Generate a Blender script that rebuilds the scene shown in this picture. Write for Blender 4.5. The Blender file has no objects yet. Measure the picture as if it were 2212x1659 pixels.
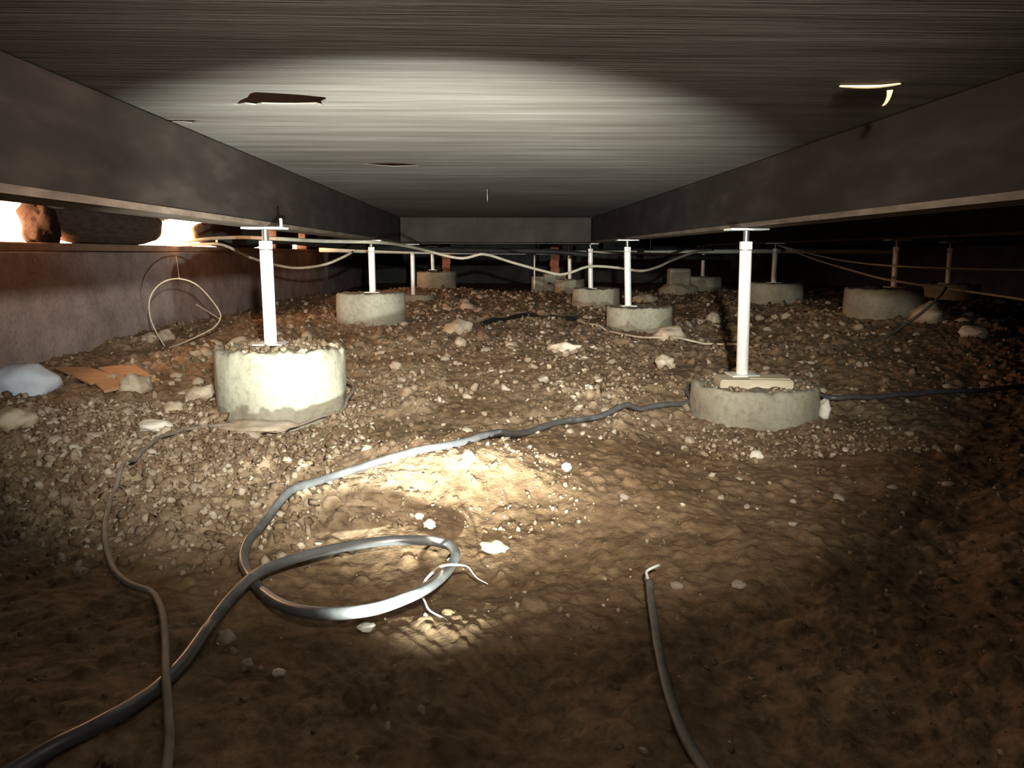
import bpy, bmesh, math, random
import numpy as np
from mathutils import Vector, Matrix, noise as mnoise

# ---------------------------------------------------------------- camera, sky, lights, exposure
scene = bpy.context.scene
COL = scene.collection
cam = bpy.data.cameras.new('camera'); cam.sensor_width = 36; cam.sensor_fit = 'HORIZONTAL'
cam.lens = 36*1660/2212; cam.clip_start = .02; cam.clip_end = 200
cam_ob = bpy.data.objects.new('camera', cam); COL.objects.link(cam_ob)
cam_ob.location = (0, 0, .64)
cam_ob.rotation_euler = (math.radians(90-9.6246), 0, math.radians(-1.905))
scene.camera = cam_ob
scene.view_settings.view_transform = 'Standard'; scene.view_settings.look = 'None'
scene.view_settings.gamma = 1; scene.view_settings.use_curve_mapping = False
scene.view_settings.exposure = 0.0

world = bpy.data.worlds.new('glaring_evening_sky'); scene.world = world; world.use_nodes = True
bgn = world.node_tree.nodes['Background']
bgn.inputs[0].default_value = (1.0, .52, .26, 1); bgn.inputs[1].default_value = 72.0

def aim(o, target):
    o.rotation_euler = (Vector(target)-o.location).to_track_quat('-Z', 'Y').to_euler()
def spot(name, loc, target, watts, colour, angle, blend, radius):
    l = bpy.data.lights.new(name, 'SPOT'); l.energy = watts; l.color = colour
    l.spot_size = math.radians(angle); l.spot_blend = blend; l.shadow_soft_size = radius
    o = bpy.data.objects.new(name, l); COL.objects.link(o); o.location = loc; aim(o, target); return o
# a torch lying on the dirt in front of the photographer and a weak headlamp
spot('torch_light', (-.06, .72, .105), (-.13, 2.0, .585), 1000, (.93, 1.0, .87), 66, .85, .008)
spot('headlamp_light', (.12, -.15, .93), (-.10, 3.4, 1.07), 1000, (1.0, .92, .75), 78, 1.0, .03)
def portal(y0, y1):
    l = bpy.data.lights.new('opening_light', 'AREA'); l.shape = 'RECTANGLE'; l.size = .25; l.size_y = y1-y0
    l.cycles.is_portal = True
    o = bpy.data.objects.new('opening_light', l); COL.objects.link(o)
    o.location = (-2.58, (y0+y1)/2, .82); o.rotation_euler = (0, math.radians(-90), 0)
portal(3.65, 11.2)

# ---------------------------------------------------------------- terrain
# height samples of the dirt floor: (x, y, height, spread)
CTRL = [
 (-.2,.45,-.03,.40),(-1.0,.6,.03,.45),(.9,.6,.02,.5),(-.15,1.14,.028,.11),(-.42,1.2,.025,.12),(.12,1.2,.015,.12),(.12,1.12,.01,.16),(-.4,1.05,.02,.14),
 (-.25,1.47,-.04,.15),(.05,1.5,-.03,.14),(-.5,1.45,-.01,.15),(-.75,1.4,.015,.25),(.5,1.3,.01,.25),
 (-.45,1.72,.02,.12),(-.2,1.78,.005,.09),(.05,1.80,.0,.09),
 (-.45,1.96,.07,.13),(-.2,2.03,.135,.12),(.02,2.08,.125,.12),(.25,2.05,.05,.2),
 (-.3,2.45,.055,.2),(.1,2.5,.05,.25),(-.9,2.0,.03,.25),(-1.3,2.4,.08,.3),(-1.07,2.62,.05,.12),(-.75,2.55,-.015,.2),
 (.7,2.1,.0,.3),(1.0,2.55,-.03,.25),(1.4,2.6,.0,.3),(1.5,1.6,.02,.4),(2.2,2.6,.06,.5),
 (-1.2,3.0,.07,.2),(-1.6,3.2,.05,.3),(-2.1,3.4,.05,.3),(-2.2,4.3,.07,.3),(-2.2,5.5,.11,.4),(-2.2,7.0,.09,.6),(-2.2,9.0,.1,.8),
 (-1.4,4.3,.09,.3),(-.3,3.2,.07,.3),(0.1,4.2,.12,.5),(-.1,5.4,.15,.4),(.6,3.8,.06,.4),(-.85,3.4,.04,.2),(-.86,5.1,.11,.3),(-1.2,5.5,.13,.3),
 (.5,5.2,.12,.4),(1.04,5.0,.085,.3),(1.5,4.9,.10,.3),(1.05,7.1,.13,.3),(0,7.5,.15,.6),(1.6,3.4,.04,.3),
 (-.75,7.4,.14,.3),(-.75,8.9,.16,.4),(-.5,9.6,.19,.4),(-.7,10.3,.20,.35),(.3,10,.13,.6),(0.3,13,.03,1.2),(-.2,12,.08,.6),(1.05,9.2,.14,.4),
 (2.0,4.4,.10,.5),(2.8,4.9,.16,.3),(3.2,5.1,.21,.25),(2.85,5.6,.21,.3),(2.7,7.0,.19,.35),(1.9,6.3,.12,.5),(2.2,9.5,.12,.7),(3.95,6.2,.27,.3),(2.78,9.7,.19,.35),(3.4,4.0,.13,.5),
 (5.5,5,.1,1.0),(5,9,.1,1.5),(2.0,13,.05,1.5),(-2.0,13,.05,1.5),(3.0,1.5,.05,1.0),(-2.0,1.5,.05,.5),
]
CTRL_A = np.array(CTRL)

def ground(x, y):
    """smooth height of the dirt floor"""
    x = np.asarray(x, float); y = np.asarray(y, float)
    num = np.full(np.broadcast(x, y).shape, .08*1e-4); den = np.full(num.shape, 1e-4)
    for cx, cy, cz, s in CTRL:
        w = np.exp(-((x-cx)**2+(y-cy)**2)/(2*s*s))/s
        num = num + w*cz; den = den + w
    return num/den

# measured positions, metres
HOSE = [(2.564,3.200,0.078), (2.288,3.151,0.070), (1.937,3.107,0.058), (1.626,3.076,0.046), (1.403,3.032,0.035)]
HOSE2 = [(0.833,3.075,0.034), (0.641,2.978,0.034), (0.402,2.735,0.048), (0.150,2.486,0.058), (-0.066,2.044,0.127), (-0.209,1.961,0.116), (-0.325,1.927,0.096), (-0.410,1.878,0.073), (-0.465,1.815,0.057), (-0.498,1.728,0.041), (-0.514,1.633,0.029), (-0.514,1.560,0.021), (-0.500,1.508,0.016), (-0.468,1.444,0.014), (-0.408,1.330,0.032), (-0.338,1.225,0.053), (-0.280,1.173,0.067), (-0.232,1.157,0.074), (-0.182,1.165,0.077), (-0.135,1.213,0.073), (-0.097,1.336,0.045), (-0.073,1.450,0.028), (-0.066,1.502,0.031), (-0.084,1.554,0.031), (-0.122,1.565,0.036), (-0.191,1.571,0.036), (-0.267,1.549,0.037), (-0.335,1.507,0.040), (-0.397,1.456,0.040), (-0.436,1.400,0.040), (-0.451,1.309,0.041), (-0.459,1.227,0.035), (-0.456,1.143,0.033), (-0.457,1.079,0.031), (-0.465,1.022,0.028), (-0.476,0.974,0.026), (-0.492,0.928,0.024), (-0.515,0.892,0.022), (-0.543,0.861,0.020), (-0.570,0.824,0.018)]
CABLE_LEFT = [(-0.541,2.947,0.084), (-0.544,2.878,0.055), (-0.591,2.794,0.029), (-0.677,2.754,0.016), (-0.752,2.723,0.016), (-0.844,2.702,0.032), (-0.937,2.645,0.049), (-1.000,2.559,0.053), (-1.023,2.391,0.052), (-0.993,2.158,0.052), (-0.955,1.967,0.048), (-0.903,1.790,0.044), (-0.848,1.653,0.037), (-0.790,1.543,0.026), (-0.723,1.443,0.018), (-0.664,1.381,0.012), (-0.619,1.345,0.012), (-0.573,1.278,0.020), (-0.512,1.151,0.038), (-0.464,1.036,0.048), (-0.421,0.938,0.045), (-0.398,0.884,0.041), (-0.380,0.830,0.036), (-0.364,0.783,0.030)]
CABLE_DARK = [(0.311,1.384,0.017), (0.298,1.306,0.014), (0.284,1.213,0.017), (0.268,1.107,0.017), (0.259,1.036,0.016), (0.255,0.974,0.014), (0.255,0.910,0.012), (0.260,0.866,0.010), (0.269,0.821,0.008)]
CABLE_END = [(0.338,1.423,0.035), (0.323,1.417,0.032), (0.311,1.412,0.027), (0.309,1.398,0.022), (0.311,1.384,0.017)]
GROUND_WIRE = [(0.684,5.740,0.130), (0.779,5.376,0.116), (0.877,4.994,0.104), (1.062,4.725,0.100), (1.262,4.607,0.102), (1.405,4.516,0.103), (1.517,4.435,0.104)]
SHORT_HOSE = [(-0.035,5.291,0.149), (0.133,5.634,0.155), (0.345,6.083,0.159), (0.456,5.850,0.153), (0.698,5.955,0.147)]
ROOT = [(0.000,1.453,-0.013), (-0.022,1.467,-0.006), (-0.038,1.447,0.025), (-0.048,1.418,0.042), (-0.069,1.382,0.059), (-0.092,1.401,0.047), (-0.110,1.426,0.023), (-0.123,1.400,0.016), (-0.125,1.379,0.009), (-0.112,1.285,0.032), (-0.100,1.252,0.029), (-0.080,1.249,0.019), (-0.069,1.233,0.019), (-0.075,1.211,0.020), (-0.096,1.201,0.019)]
PIPE_WHITE = [(-1.907,9.000,0.682), (-0.798,9.000,0.661), (0.267,9.000,0.656), (1.341,9.000,0.651), (2.152,9.000,0.656), (2.968,9.000,0.667), (4.063,9.000,0.667), (4.891,9.000,0.656)]
PIPE_DARK = [(-2.002,5.900,0.729), (-1.662,6.300,0.746), (-1.440,7.000,0.721), (-1.149,7.800,0.704), (-0.249,8.400,0.674), (0.767,8.600,0.660), (1.282,8.600,0.615), (2.661,8.700,0.594)]
FLEX = [(-2.296,6.000,0.726), (-1.987,5.667,0.745), (-1.653,5.333,0.748), (-1.318,5.000,0.733), (-1.084,5.275,0.723), (-0.817,5.550,0.721), (-0.652,6.500,0.701), (-0.476,7.000,0.652), (-0.311,7.000,0.611), (-0.208,7.000,0.599), (-0.125,7.000,0.615), (-0.050,7.000,0.636), (0.042,7.067,0.623), (0.212,7.133,0.569), (0.558,7.200,0.475), (0.688,7.200,0.449), (0.795,7.200,0.470), (0.946,7.200,0.521), (1.249,7.200,0.508), (1.423,7.200,0.482), (1.655,7.467,0.512), (1.852,7.733,0.571), (2.154,8.000,0.654), (2.464,8.400,0.680)]
SAG = [(-2.371,6.100,0.703), (-2.105,5.900,0.708), (-1.886,5.700,0.699), (-1.754,5.850,0.613), (-1.627,6.000,0.560), (-1.489,6.150,0.529), (-1.303,6.300,0.552), (-1.180,6.450,0.610), (-1.121,6.600,0.655)]
LOOPWIRE = [(-1.909,4.600,0.098), (-1.947,4.600,0.170), (-1.978,4.600,0.258), (-1.982,4.600,0.339), (-1.961,4.600,0.407), (-1.897,4.600,0.472), (-1.810,4.600,0.496), (-1.710,4.600,0.469), (-1.622,4.600,0.379), (-1.569,4.600,0.276), (-1.605,4.600,0.216), (-1.704,4.600,0.161), (-1.810,4.600,0.114)]
LOOPTAIL = [(-1.710,4.600,0.347), (-1.640,4.600,0.303), (-1.576,4.600,0.259)]
THREAD = [(-1.962,5.000,0.640), (-1.936,4.950,0.563), (-1.913,4.900,0.489)]
WIRE_UPPER = [(2.720,7.200,0.717), (2.858,6.500,0.613), (2.802,5.800,0.574), (2.748,5.100,0.558), (3.036,4.950,0.545), (3.398,4.800,0.539), (3.596,4.600,0.540)]
WIRE_LOWER = [(2.765,7.200,0.704), (2.773,6.483,0.594), (2.791,5.767,0.506), (2.714,5.050,0.461), (3.018,4.900,0.413), (3.277,4.600,0.364), (3.467,4.400,0.327)]
DANGLE = [(2.938,4.850,0.427), (2.866,4.800,0.368), (2.760,4.750,0.296), (2.621,4.700,0.213), (2.410,4.564,0.142), (2.196,4.471,0.111), (1.892,4.344,0.106), (1.731,4.419,0.105)]
HOLE = [(-0.583,1.859,0.978), (-0.564,1.853,0.978), (-0.545,1.815,0.978), (-0.520,1.783,0.978), (-0.503,1.743,0.978), (-0.487,1.728,0.978), (-0.452,1.737,0.978), (-0.406,1.750,0.978), (-0.371,1.768,0.978), (-0.350,1.778,0.978), (-0.354,1.809,0.978), (-0.370,1.830,0.978), (-0.376,1.875,0.978), (-0.385,1.853,0.978), (-0.433,1.860,0.978), (-0.475,1.861,0.978), (-0.511,1.857,0.978), (-0.529,1.874,0.978), (-0.548,1.858,0.978), (-0.569,1.875,0.978)]
SLIT1 = [(-0.475,3.050,0.978), (-0.365,3.016,0.978), (-0.264,3.059,0.978), (-0.260,3.106,0.978), (-0.363,3.141,0.978), (-0.429,3.095,0.978)]
SLIT2 = [(-0.831,2.090,0.978), (-0.792,2.082,0.978), (-0.730,2.087,0.978), (-0.770,2.131,0.978), (-0.788,2.117,0.978), (-0.818,2.118,0.978)]
SPLINTER_A = [(0.717,1.609,0.965), (0.755,1.617,0.965), (0.800,1.611,0.965), (0.827,1.583,0.965)]
SPLINTER_B = [(0.816,1.601,0.965), (0.819,1.609,0.955), (0.821,1.623,0.945), (0.820,1.636,0.940)]
SLIVER = [(1.030,4.072,0.981), (1.030,3.875,0.987), (1.030,3.672,0.982), (1.030,3.475,0.977)]
ROD = [(0.007,4.200,1.058), (0.009,4.200,0.910)]
THREAD_BEAM = [(-0.830,2.089,0.810), (-0.820,2.067,0.791)]
POSTS = {'L1':((-0.827,2.960,0.301),(-0.826,2.960)), 'L2':((-0.833,5.700,0.362),(-0.832,5.700)), 'L3':((-0.772,8.200,0.137),(-0.770,8.200)), 'L4':((-0.718,10.500,0.425),(-0.720,10.500)), 'R1':((1.036,3.050,0.158),(1.024,3.050)), 'R2':((1.017,5.500,0.273),(0.999,5.500)), 'R3':((1.016,7.500,0.311),(1.005,7.500)), 'R4':((1.060,9.800,0.322),(1.050,9.800)), 'O1':((2.895,5.400,0.407),(2.890,5.400)), 'O2':((2.701,7.200,0.374),(2.700,7.200)), 'O3':((2.786,9.900,0.352),(2.784,9.900)), 'Q1':((3.889,6.400,0.394),(3.883,6.400))}
ROCK_AT = {'pair':(-0.180,4.900,0.133,0.083), 'pile1':(-2.082,4.828,0.089,0.064), 'pile2':(-2.026,4.880,0.095,0.048), 'byR2':(1.155,4.723,0.095,0.088), 'byboard':(-1.474,3.191,0.056,0.059), 'flat1':(-1.135,2.579,0.053,0.043), 'block':(-1.155,2.788,0.060,0.033), 'w1':(-0.049,1.950,0.090,0.016), 'b1':(-0.164,1.765,0.011,0.011), 'b2':(-0.136,1.719,0.002,0.014), 'yel':(0.013,1.637,-0.017,0.024), 'c1':(1.721,5.725,0.118,0.061), 'c2':(0.908,3.812,0.071,0.048), 'c3':(2.915,4.458,0.140,0.064), 'c4':(-0.146,4.312,0.115,0.034), 'c5':(0.430,4.242,0.095,0.073), 'p1':(0.871,2.373,-0.013,0.020), 'p2':(0.217,2.018,0.061,0.013), 'heap':(2.951,4.999,0.180,0.098), 'f1':(0.482,1.367,0.011,0.012), 'n1':(-0.429,1.171,0.018,0.015), 'n2':(-0.312,1.059,0.019,0.008), 'n3':(-0.367,1.089,0.019,0.010), 'n4':(-0.206,1.214,0.014,0.012), 'edge':(-1.567,2.519,0.074,0.055), 'slab':(-0.824,2.658,0.012,0.112), 'white':(-2.023,3.305,0.050,0.106), 'd1':(-0.433,3.639,0.081,0.027), 'd2':(0.143,4.384,0.111,0.029), 'd3':(-0.829,2.362,0.016,0.023), 'd4':(-0.246,1.963,0.099,0.012), 'd5':(1.318,2.879,0.007,0.035), 'f2':(1.700,8.176,0.119,0.101)}
BOARD_A = [(-2.135,3.833,0.089), (-1.952,3.814,0.089), (-1.718,3.575,0.082), (-1.748,3.403,0.080)]
BOARD_B = [(-1.912,3.811,0.089), (-1.769,3.874,0.098), (-1.500,3.499,0.082), (-1.615,3.433,0.081)]
BOARD_C = [(-1.811,3.530,0.081), (-1.655,3.485,0.081), (-1.485,3.498,0.082), (-1.583,3.185,0.083)]

# ---------------------------------------------------------------- numeric noise
def _hash(ix, iy, seed):
    h = (ix.astype(np.int64)*374761393 + iy.astype(np.int64)*668265263 + seed*974634777) & 0xffffffff
    h = ((h ^ (h >> 13))*1274126177) & 0xffffffff
    return ((h ^ (h >> 16)) & 0xffff)/65535.0
def vnoise(x, y, seed):
    ix = np.floor(x); iy = np.floor(y); fx = x-ix; fy = y-iy
    fx = fx*fx*fx*(fx*(fx*6-15)+10); fy = fy*fy*fy*(fy*(fy*6-15)+10)
    a = _hash(ix, iy, seed); b = _hash(ix+1, iy, seed); c = _hash(ix, iy+1, seed); d = _hash(ix+1, iy+1, seed)
    return ((a+(b-a)*fx)*(1-fy) + (c+(d-c)*fx)*fy)*2-1
def fbm(x, y, seed, octaves=4, gain=.5):
    s = 0; a = 1
    for o in range(octaves):
        s = s+a*vnoise(x*(2.03**o)+17*o, y*(2.03**o)-9*o, seed+o); a *= gain
    return s
def clods(x, y, cell, seed, fill=.7):
    """height of half-buried clods, one or none per cell, in units of the cell"""
    gx = x/cell; gy = y/cell; ix = np.floor(gx); iy = np.floor(gy); best = np.zeros(gx.shape)
    for dx in (-1, 0, 1):
        for dy in (-1, 0, 1):
            cx = ix+dx; cy = iy+dy
            px = cx+_hash(cx, cy, seed); py = cy+_hash(cx, cy, seed+1)
            r = .18+.42*_hash(cx, cy, seed+2)**2
            on = _hash(cx, cy, seed+3) < fill
            d = ((gx-px)**2+(gy-py)**2)/(r*r)
            best = np.maximum(best, np.where(on & (d < 1), np.sqrt(np.maximum(1-d, 0))*r*.8, 0))
    return best*cell
def sstep(a, b, t):
    t = np.clip((t-a)/(b-a), 0, 1); return t*t*(3-2*t)
def rubble_amount(x, y):
    """1 where the floor is covered in broken pale rubble, 0 where the dirt is trodden smooth"""
    left = sstep(.15, -.75, x+.25*(y-2.2)*0)*sstep(1.45, 1.85, y)*sstep(3.6, 2.8, y)
    mid = sstep(2.3, 2.8, y)*sstep(12, 9, y)*.75
    far = sstep(4.0, 5.0, y)*.9*sstep(13, 11, y)
    n = fbm(x*2.3, y*2.3, 71, 3)
    return np.clip(np.maximum(np.maximum(left, mid), far)*(1.0+.35*n)+.12*n, .0, 1.0)
def detail(x, y):
    rub = rubble_amount(x, y)
    h = .012*fbm(x*3.1, y*3.1, 3, 3) + .007*fbm(x*9, y*9, 11, 3)*(.5+.5*rub) + .0035*fbm(x*34, y*34, 23, 3)
    h = h + rub*(clods(x, y, .11, 31, .55)*.55 + clods(x+.03, y, .05, 41, .75)*.9 + clods(x, y+.01, .024, 51, .85)*.8)
    h = h + (1-rub)*(clods(x, y, .06, 61, .16)*.6 + clods(x, y, .025, 65, .25)*.6)
    # scuffs left by crawling on the right
    sc = sstep(.3, 1.0, x)*sstep(2.4, 1.6, y)
    u = x*.8-y*.6
    h = h + sc*.022*vnoise(u*6.5, (x*.6+y*.8)*2.2, 83)
    # fine tread ripples on the lit slope and on the near ridge
    m1 = np.exp(-((x+.24)/.22)**2-((y-1.88)/.14)**2); m2 = np.exp(-((x+.12)/.2)**2-((y-1.05)/.17)**2)
    h = h + m1*.0030*np.sin(2*np.pi*(y*44+x*9+1.2*vnoise(x*14, y*14, 91))) + m2*.0028*np.sin(2*np.pi*(x*34+y*26+1.0*vnoise(x*9, y*9, 95)))
    return h

# ---------------------------------------------------------------- scene helpers
def link_mesh(name, verts, faces, mat, parent=None, smooth=True):
    me = bpy.data.meshes.new(name)
    if isinstance(verts, np.ndarray): verts = verts.tolist()
    me.from_pydata([tuple(v) for v in verts], [], faces)
    if smooth: me.polygons.foreach_set('use_smooth', [True]*len(me.polygons))
    me.materials.append(mat); me.update()
    o = bpy.data.objects.new(name, me); COL.objects.link(o)
    if parent: o.parent = parent
    return o
def tag(o, label, cat, group=None, kind=None):
    if label: o['label'] = label
    if cat: o['category'] = cat
    if group: o['group'] = group
    if kind: o['kind'] = kind
    return o
def empty(name, loc, label, cat, group=None):
    o = bpy.data.objects.new(name, None); COL.objects.link(o); o.location = loc
    return tag(o, label, cat, group)
def structure(o): o['kind'] = 'structure'; return o

def box_bm(bm, x0, x1, y0, y1, z0, z1, bevel=0, seg=1):
    m = Matrix.Translation(((x0+x1)/2, (y0+y1)/2, (z0+z1)/2)) @ Matrix.Diagonal((x1-x0, y1-y0, z1-z0, 1))
    r = bmesh.ops.create_cube(bm, size=1, matrix=m)
    if bevel:
        es = list({e for v in r['verts'] for e in v.link_edges})
        bmesh.ops.bevel(bm, geom=es, offset=bevel, segments=seg, affect='EDGES')
def bm_object(name, bm, mat, parent=None, smooth=False):
    me = bpy.data.meshes.new(name); bm.normal_update(); bm.to_mesh(me); bm.free()
    if smooth: me.polygons.foreach_set('use_smooth', [True]*len(me.polygons))
    me.materials.append(mat)
    o = bpy.data.objects.new(name, me); COL.objects.link(o)
    if parent: o.parent = parent
    return o
def box(name, x0, x1, y0, y1, z0, z1, mat, bevel=0, parent=None):
    bm = bmesh.new(); box_bm(bm, x0, x1, y0, y1, z0, z1, bevel); return bm_object(name, bm, mat, parent)

def smooth_path(pts, step):
    P = [Vector(p) for p in pts]
    if len(P) < 3:
        n = max(2, int((P[1]-P[0]).length/step)); return [P[0].lerp(P[1], i/n) for i in range(n+1)]
    Q = [P[0]*2-P[1]]+P+[P[-1]*2-P[-2]]; out = []
    for i in range(1, len(Q)-2):
        a, b, c, d = Q[i-1:i+3]
        n = max(2, int((c-b).length/step))
        t0 = 0; t1 = max((b-a).length, 1e-6)**.5; t2 = t1+max((c-b).length, 1e-6)**.5; t3 = t2+max((d-c).length, 1e-6)**.5
        for k in range(n):
            t = t1+(t2-t1)*k/n
            A1 = a*((t1-t)/(t1-t0))+b*((t-t0)/(t1-t0)); A2 = b*((t2-t)/(t2-t1))+c*((t-t1)/(t2-t1)); A3 = c*((t3-t)/(t3-t2))+d*((t-t2)/(t3-t2))
            B1 = A1*((t2-t)/(t2-t0))+A2*((t-t0)/(t2-t0)); B2 = A2*((t3-t)/(t3-t1))+A3*((t-t1)/(t3-t1))
            out.append(B1*((t2-t)/(t2-t1))+B2*((t-t1)/(t2-t1)))
    out.append(P[-1]); return out
def tube_data(pts, radius, seg=10, step=.02, flat=1.0, taper=None):
    path = smooth_path(pts, step); n = len(path); V = []; F = []
    up = Vector((0, 0, 1)); prev = None
    for i, p in enumerate(path):
        t = (path[min(i+1, n-1)]-path[max(i-1, 0)]).normalized()
        if prev is None:
            s = t.cross(up)
            if s.length < .1: s = t.cross(Vector((1, 0, 0)))
            s.normalize()
        else:
            s = (prev-t*prev.dot(t)).normalized()
        prev = s; u = s.cross(t)
        r = radius*(taper(i/(n-1)) if taper else 1)
        for k in range(seg):
            a = 2*math.pi*k/seg; V.append(p+s*(r*math.cos(a))+u*(r*flat*math.sin(a)))
    for i in range(n-1):
        for k in range(seg):
            a = i*seg+k; b = i*seg+(k+1) % seg; F.append((a, b, b+seg, a+seg))
    F.append(tuple(range(seg-1, -1, -1))); F.append(tuple((n-1)*seg+k for k in range(seg)))
    return V, F
def tube(name, pts, radius, mat, parent=None, **kw):
    V, F = tube_data(pts, radius, **kw)
    return link_mesh(name, V, F, mat, parent)
def lathe(name, profile, mat, seg=32, loc=(0, 0, 0), parent=None, radial=None, height=None, smooth=True):
    """profile of (radius, z); radial(angle, z) scales a radius, height(angle, r, z) shifts a height"""
    V = []; F = []; n = len(profile)
    for r, z in profile:
        for k in range(seg):
            a = 2*math.pi*k/seg
            rr = r*(radial(a, z) if radial else 1); zz = z+(height(a, r, z) if height else 0)
            V.append((loc[0]+rr*math.cos(a), loc[1]+rr*math.sin(a), loc[2]+zz))
    for i in range(n-1):
        for k in range(seg):
            a = i*seg+k; b = i*seg+(k+1) % seg; F.append((a, b, b+seg, a+seg))
    F.append(tuple(range(seg-1, -1, -1))); F.append(tuple((n-1)*seg+k for k in range(seg)))
    return link_mesh(name, V, F, mat, parent, smooth)
def lump_mesh(name, sx, sy, sz, seed, mat, subdiv=3, rough=.35, freq=1.6, flat_faces=False):
    bm = bmesh.new(); bmesh.ops.create_icosphere(bm, subdivisions=subdiv, radius=1)
    off = Vector((seed*3.17, seed*1.31, seed*7.7))
    for v in bm.verts:
        d = v.co.normalized()
        n = mnoise.noise(d*freq+off)*rough + mnoise.noise(d*freq*2.7+off)*rough*.45 + mnoise.noise(d*freq*6.5+off)*rough*.2
        c = d*(1+n); q = .12
        v.co = Vector((c.x*sx, c.y*sy, c.z*sz))
    bm.normal_update(); me = bpy.data.meshes.new(name); bm.to_mesh(me); bm.free()
    if not flat_faces: me.polygons.foreach_set('use_smooth', [True]*len(me.polygons))
    me.materials.append(mat); return me
def mesh_object(name, me, loc, rot=(0, 0, 0), scale=(1, 1, 1), parent=None):
    o = bpy.data.objects.new(name, me); COL.objects.link(o); o.location = loc; o.rotation_euler = rot; o.scale = scale
    if parent: o.parent = parent
    return o

# ---------------------------------------------------------------- materials
def material(name, rough=.8, metal=0.0, spec=.3):
    m = bpy.data.materials.new(name); m.use_nodes = True; nt = m.node_tree; b = nt.nodes['Principled BSDF']
    b.inputs['Roughness'].default_value = rough; b.inputs['Metallic'].default_value = metal
    b.inputs['Specular IOR Level'].default_value = spec
    return m, nt, b
def noise_node(nt, scale, detail=4, rough=.55, stretch=None, coord='Object'):
    tc = nt.nodes.new('ShaderNodeTexCoord'); n = nt.nodes.new('ShaderNodeTexNoise')
    n.inputs['Scale'].default_value = scale; n.inputs['Detail'].default_value = detail; n.inputs['Roughness'].default_value = rough
    if stretch:
        mp = nt.nodes.new('ShaderNodeMapping'); mp.inputs['Scale'].default_value = stretch
        nt.links.new(tc.outputs[coord], mp.inputs[0]); nt.links.new(mp.outputs[0], n.inputs['Vector'])
    else: nt.links.new(tc.outputs[coord], n.inputs['Vector'])
    return n
def ramp(nt, src, stops):
    r = nt.nodes.new('ShaderNodeValToRGB'); e = r.color_ramp.elements
    e[0].position, e[0].color = stops[0][0], (*stops[0][1], 1); e[1].position, e[1].color = stops[-1][0], (*stops[-1][1], 1)
    for p, c in stops[1:-1]:
        x = e.new(p); x.color = (*c, 1)
    nt.links.new(src, r.inputs[0]); return r
def mix(nt, fac, a, b, mode='MIX'):
    x = nt.nodes.new('ShaderNodeMix'); x.data_type = 'RGBA'; x.blend_type = mode
    for sock, val in ((x.inputs[0], fac), (x.inputs[6], a), (x.inputs[7], b)):
        if hasattr(val, 'is_output'): nt.links.new(val, sock)
        elif isinstance(val, (int, float)): sock.default_value = val
        else: sock.default_value = (*val, 1)
    return x.outputs[2]
def bump(nt, b, src, strength, dist):
    n = nt.nodes.new('ShaderNodeBump'); n.inputs['Strength'].default_value = strength; n.inputs['Distance'].default_value = dist
    nt.links.new(src, n.inputs['Height']); nt.links.new(n.outputs[0], b.inputs['Normal'])
def plain(name, stops, scale=8, rough=.8, metal=0.0, spec=.3, bstr=.0, bdist=.003, stretch=None, detail=4):
    m, nt, b = material(name, rough, metal, spec)
    n = noise_node(nt, scale, detail, .6, stretch)
    nt.links.new(ramp(nt, n.outputs[0], stops).outputs[0], b.inputs['Base Color'])
    if bstr: bump(nt, b, n.outputs[0], bstr, bdist)
    return m

def make_dirt():
    m, nt, b = material('dirt', .95, 0, .12)
    n1 = noise_node(nt, 3.0, 6, .6); n2 = noise_node(nt, 26, 6, .65); n3 = noise_node(nt, 120, 3, .6)
    base = ramp(nt, n1.outputs[0], [(.3, (.108, .070, .042)), (.5, (.182, .120, .072)), (.7, (.275, .195, .125))])
    fine = ramp(nt, n2.outputs[0], [(.3, (.45, .42, .40)), (.55, (1, 1, 1)), (.75, (1.35, 1.35, 1.3))])
    c = mix(nt, 1.0, base.outputs[0], fine.outputs[0], 'MULTIPLY')
    at = nt.nodes.new('ShaderNodeAttribute'); at.attribute_name = 'rubble'
    pale = ramp(nt, n2.outputs[0], [(.3, (.17, .125, .082)), (.5, (.34, .27, .195)), (.7, (.52, .45, .36))])
    f = nt.nodes.new('ShaderNodeMath'); f.operation = 'MULTIPLY'; nt.links.new(at.outputs['Fac'], f.inputs[0]); nt.links.new(n1.outputs[0], f.inputs[1])
    c = mix(nt, f.outputs[0], c, pale.outputs[0])
    nt.links.new(c, b.inputs['Base Color'])
    ad = nt.nodes.new('ShaderNodeMath'); ad.operation = 'ADD'; nt.links.new(n2.outputs[0], ad.inputs[0]); nt.links.new(n3.outputs[0], ad.inputs[1])
    bump(nt, b, ad.outputs[0], .55, .006)
    return m
def make_ceiling():
    m, nt, b = material('weathered_sheathing', .8, 0, .25)
    n1 = noise_node(nt, 1.0, 5, .6, (1.1, 16, 1)); n2 = noise_node(nt, 1.0, 4, .6, (3.0, 85, 1)); n3 = noise_node(nt, 1.1, 3, .5)
    a = ramp(nt, n1.outputs[0], [(.3, (.054, .045, .040)), (.5, (.084, .075, .0705)), (.72, (.124, .116, .112))])
    f = ramp(nt, n2.outputs[0], [(.28, (.80, .79, .78)), (.5, (1, 1, 1)), (.75, (1.12, 1.12, 1.12))])
    g = ramp(nt, n3.outputs[0], [(.3, (.72, .68, .62)), (.65, (1.06, 1.05, 1.05))])
    c = mix(nt, 1, a.outputs[0], f.outputs[0], 'MULTIPLY'); c = mix(nt, 1, c, g.outputs[0], 'MULTIPLY')
    nt.links.new(c, b.inputs['Base Color']); bump(nt, b, n2.outputs[0], .25, .004)
    return m
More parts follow.
